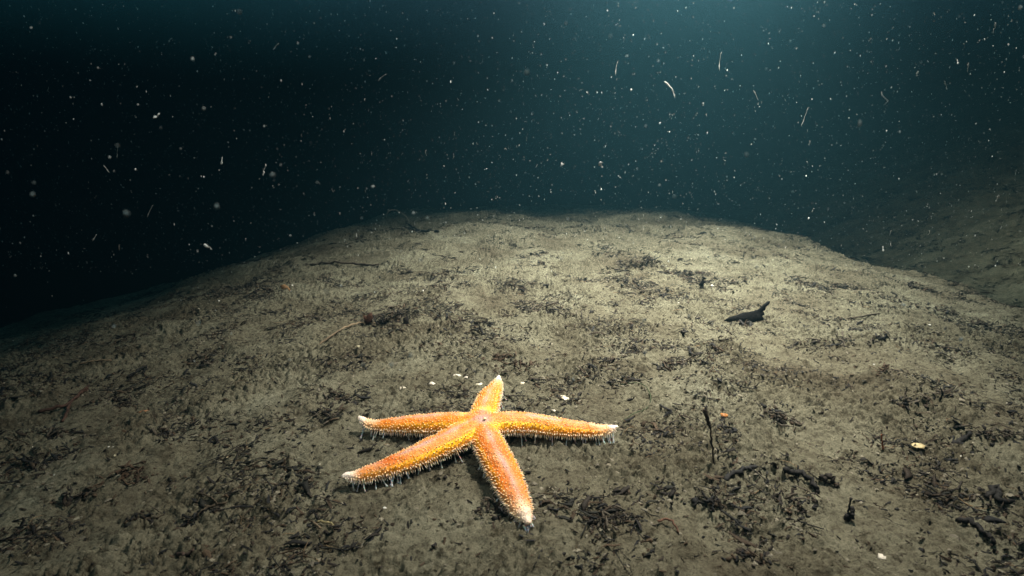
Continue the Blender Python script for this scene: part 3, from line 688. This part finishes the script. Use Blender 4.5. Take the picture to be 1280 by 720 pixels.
shell(704, 499, 16, 5, (0.62, .56, .42), 'long pale shell flake beyond the right arm')
shell(692, 517, 7, 4, W, 'small white chip touching the upper edge of the right arm')
shell(1103, 697, 14, 6, W, 'white sliver lying at the lower right of the silt')
shell(1010, 503, 6, 4, (0.5, .45, .33), 'small pale flake beside the broad black tuft')
shell(448, 437, 7, 4, (0.5, .45, .3), 'pale flake below the tan stick')
shell(1146, 565, 18, 4, (0.42, .34, .18), 'straw-coloured seed lying on the right silt', 'seed', 'seed', 0.08)
shell(905, 523, 11, 7, (0.36, .15, .04), 'orange chip right of the upright stem top', 'orange_chip', 'chip', 0.25)
shell(180, 517, 13, 4, (0.26, .12, .05), 'orange-tan flake on the left silt', 'orange_flake', 'flake', 0.2)
def pebble(u, v, wpx, label, col=(0.66, 0.64, 0.58)):
    wpx *= 0.8
    p = hit(u, v); s = mpx(p)
    V, F, c = blobs(np.array([[p.x, p.y, p.z+wpx*s*0.35]]), np.array([wpx*s/2]), np.array([col]), (1, 1, 0.85), 0.07)
    o = place('white_pebble', [(V, F, c)], M_shell, (p.x, p.y, p.z), label, 'pebble', 'small white pebbles on the silt')
    md = o.modifiers.new('round', 'SUBSURF'); md.levels = 1; md.render_levels = 2
pebble(481, 637, 6, 'round white pebble in front of the lower left arm')
pebble(285, 573, 6, 'cream pebble between two dark crumbs on the left silt', (0.7, 0.6, 0.4))
pebble(68, 592, 4.5, 'white pebble alone on the dim left silt')
pebble(142, 561, 4, 'tiny white pebble, upper one of a close trio')
pebble(137, 564, 3.5, 'tiny white pebble, left one of a close trio')
pebble(144, 573, 4, 'tiny cream pebble, lowest of a close trio', (0.7, 0.62, 0.42))
pebble(848, 383, 6, 'white pebble left of the black torn leaf')
pebble(890, 358, 6, 'white pebble beside the black standing flake')
pebble(529, 371, 5, 'white pebble far beyond the starfish')
pebble(274, 379, 4, 'white pebble at the dark left shoulder')
pebble(1092, 458, 4, 'white pebble above the rusty brown tuft')
pebble(1200, 575, 4, 'white pebble alone on the dim right silt')
pebble(366, 362, 4, 'white speck-like pebble next to the tan leaf fragment')
pebble(1162, 407, 4, 'white pebble near the right rim of the ridge')

# bigger loose plant fragments, indistinguishable from one another
frags = []
for k in range(14):
    m = random.choice((1, 2, 3, 4)); P = np.zeros((m, 3)); P[:, :2] = rng.normal(0, 0.0035, (m, 2)); P[:, 2] = rng.uniform(0.0005, 0.003, m)
    Ln = rng.uniform(0.008, 0.020, m)
    V, F, c = strips(P, rng.normal(0, 0.9, m), Ln, rng.uniform(0.0008, 0.0022, m), rng.uniform(0.3, 0.8, m), rng.normal(0, .2, m)*Ln, np.abs(rng.normal(0, .15, m))*Ln, rng.normal(0, 0.3, m), darkcol(m), 7)
    frags.append((V, F, c))
protos = []
cxy = clustered(230, -0.05, xr=(-1.0, 1.1), yr=(0.2, 1.9))
for k, (x, y) in enumerate(cxy):
    if k < len(frags):
        o = mesh_np('plant_fragment', *frags[k][:2], M_lit, frags[k][2]); protos.append(o)
    else:
        o = protos[k % len(frags)].copy(); C.objects.link(o)
    s = random.uniform(0.6, 1.25); o.scale = (s, s, s)
    o.location = (x, y, float(gsamp(np.array([x]), np.array([y]))[0])); o.rotation_euler = (0, 0, random.uniform(-0.7, 0.7)+random.choice((0, math.pi)))
    tag(o, 'small dark curled plant fragment lying loose on the silt', 'plant fragment', 'loose dark plant fragments on the silt')

# ------------------------------------------------------------------ suspended particles
def insilt(P): return P[:, 2] > macro(P[:, 0], P[:, 1])+0.02
n = 38000
y = 0.16 + 3.2*rng.random(n)**0.75; x = rng.uniform(-1.1, 1.15, n)*y; z = CAM_Z + y*rng.uniform(-0.55, 0.36, n)
P = np.stack([x, y, z], -1); P = P[insilt(P)]
near = P[:, 1] < 0.7; low = P[:, 2] < CAM_Z - 0.22*P[:, 1]
P = P[~(near & (rng.random(len(P)) < 0.45)) & ~(low & (rng.random(len(P)) < 0.93))]
n = len(P); size = 0.00034*(3.4**(rng.random(n)**4.0))*np.clip(P[:, 1], 0.3, 2.2)**0.8
V1 = blobs(P, size, np.tile((0.55, 0.61, 0.60), (n, 1))*rng.uniform(0.12, 1, (n, 1))**1.3, (0.8, 0.8, 1.5), 0.35)
NP = rng.uniform(0.10, 0.24, 70); NPp = np.stack([rng.uniform(-1, 1, 70)*NP, NP, CAM_Z+rng.uniform(-0.45, 0.3, 70)*NP], -1)
V3 = blobs(NPp, rng.uniform(0.00022, 0.00045, 70), np.tile((0.45, 0.50, 0.48), (70, 1)), (1, 1, 1.3), 0.25)
m = 260; q = P[rng.choice(n, m, False)] + 0.01; Ln = rng.uniform(0.003, 0.009, m)
V2 = strips(q, rng.uniform(0, 3, m), Ln, rng.uniform(0.00014, 0.0003, m), np.full(m, 0.9), rng.normal(0, .15, m)*Ln, rng.normal(0, .1, m)*Ln, rng.normal(1.2, 0.4, m), np.tile((0.7, 0.75, 0.7), (m, 1))*rng.uniform(0.3, 0.9, (m, 1)), 5)
V, F, c = join([V1, V2, V3])
tag(mesh_np('marine_snow', V, F, M_snow, c), 'fine pale particles drifting all through the dark water', 'particles', kind='stuff')
# the larger flakes one can pick out: (photo x, y, distance, length px, width px, lean, curve)
GF = 'larger pale flakes drifting in the water'
for u, v, d, l, wd, lean, cv, lab in [
  (837, 112, 0.75, 26, 3.2, -0.9, 5, 'largest curved pale flake drifting in the open water'),
  (345, 58, 0.8, 11, 1.8, 0.9, 1, 'slanting white flake high in the dark water'),
  (213, 50, 0.9, 7, 1.8, 1.0, 1, 'small slanting flake left of the slanting white one'),
  (196, 145, 0.30, 6, 4.5, 1.0, 0, 'soft round pale blob in the upper left water'),
  (133, 211, 0.5, 9, 2.4, -1.4, 1, 'comet-like pale flake in the dark left water'),
  (147, 190, 0.8, 16, 1.0, 1.45, 1, 'thin upright streak-like fibre above the comet-like flake'),
  (188, 264, 0.8, 18, 1.2, 1.1, 2, 'thin pale fibre low in the dark left water'),
  (277, 201, 0.55, 10, 2.8, 1.5, 0, 'blurred upright flake in the left water'),
  (331, 212, 0.5, 14, 3.0, 1.4, 1, 'dull upright flake right of the blurred one'),
  (118, 297, 0.6, 10, 2.0, 1.1, 0, 'leaning pale flake just above the dark left silt'),
  (260, 309, 0.32, 9, 5.0, -0.9, 1, 'big soft blob low over the left shoulder'),
  (478, 97, 0.9, 14, 1.2, 0.7, 2, 'thin crooked fibre left of the frame centre'),
  (771, 85, 0.8, 18, 1.0, 1.4, 2, 'thin upright fibre left of the largest curved flake'),
  (901, 76, 0.8, 24, 1.0, 1.5, 3, 'long upright hooked fibre right of the largest curved flake'),
  (945, 119, 0.8, 15, 1.4, -0.9, 0, 'short straight fibre leaning back in the right water'),
  (1006, 146, 0.8, 25, 1.3, 1.25, 0, 'long straight leaning fibre in the right water'),
  (1147, 92, 0.6, 6, 3.0, -1.0, 0, 'bright pale fleck in the upper right water'),
  (1182, 107, 0.6, 13, 1.8, -0.9, 1, 'thin slanting flake right of the bright fleck'),
  (1243, 35, 0.5, 12, 2.2, -1.3, 0, 'bright streak-shaped flake in the top right corner'),
  (1197, 77, 0.6, 7, 2.0, 1.5, 0, 'tiny yellowish upright flake in the right water'),
  (1247, 248, 0.5, 9, 2.4, -1.35, 0, 'pale flake in front of the right-hand dark slope'),
  (1104, 311, 0.7, 7, 2.2, 1.45, 0, 'small yellowish flake hanging before the dark slope'),
  (703, 206, 0.35, 5, 4.2, 0.5, 0, 'soft pale dot in the water above the crest'),
  (751, 206, 0.35, 9, 5, -1.0, 0, 'soft blurred blob above the far crest'),
  (1210, 84, 0.6, 12, 1.8, -1.2, 0, 'slim flake beside the tiny yellowish one')]:
    k = d/FPX; o_ = Vector((0, 0, CAM_Z)) + ray(u, v)*d; pts = []
    for s in np.linspace(-0.5, 0.5, 9):
        a = s*l; b = cv*(0.25-s*s)*2
        pts.append((o_.x+(a*math.cos(lean)-b*math.sin(lean))*k, o_.y+s*0.004, o_.z+(a*math.sin(lean)+b*math.cos(lean))*k))
    rad = wd*k/2*0.62*np.array([0.25, 0.75, 1.3, 0.7, 0.4, 0.5, 0.35, 0.8, 0.15])*rng.uniform(0.7, 1.3, 9); pts = list(np.array(pts)+rng.normal(0, wd*k*0.14, (9, 3)))
    V, F, c = tube(pts, rad, 7, 0.35)
    place('drifting_flake', [(V, F, np.tile((0.26, 0.29, 0.28), (len(V), 1)))], M_snow, tuple(o_), lab, 'particle', GF)

# ------------------------------------------------------------------ the water itself
X0, X1, Y0, Y1, Z0, Z1 = -10.5, 10.5, -7.5, 12.5, -3.2, 1.9
V = np.array([(x, y, z) for x in (X0, X1) for y in (Y0, Y1) for z in (Z0, Z1)])
F = np.array([(0, 1, 3, 2), (4, 6, 7, 5), (0, 4, 5, 1), (2, 3, 7, 6), (0, 2, 6, 4), (1, 5, 7, 3)])
hm = bpy.data.materials.new('murky_water'); hm.use_nodes = True; t = hm.node_tree; t.nodes.clear()
out = t.nodes.new('ShaderNodeOutputMaterial'); pv = t.nodes.new('ShaderNodeVolumePrincipled'); t.links.new(pv.outputs[0], out.inputs['Volume'])
pv.inputs['Color'].default_value = (0.0085, 0.0255, 0.033, 1); pv.inputs['Density'].default_value = 0.54; pv.inputs['Anisotropy'].default_value = 0.2
tag(mesh_np('haze', V, [F], hm, smooth=False), 'murky teal water filling the whole scene', 'water haze', kind='stuff')
print('ground verts', nx*ny)
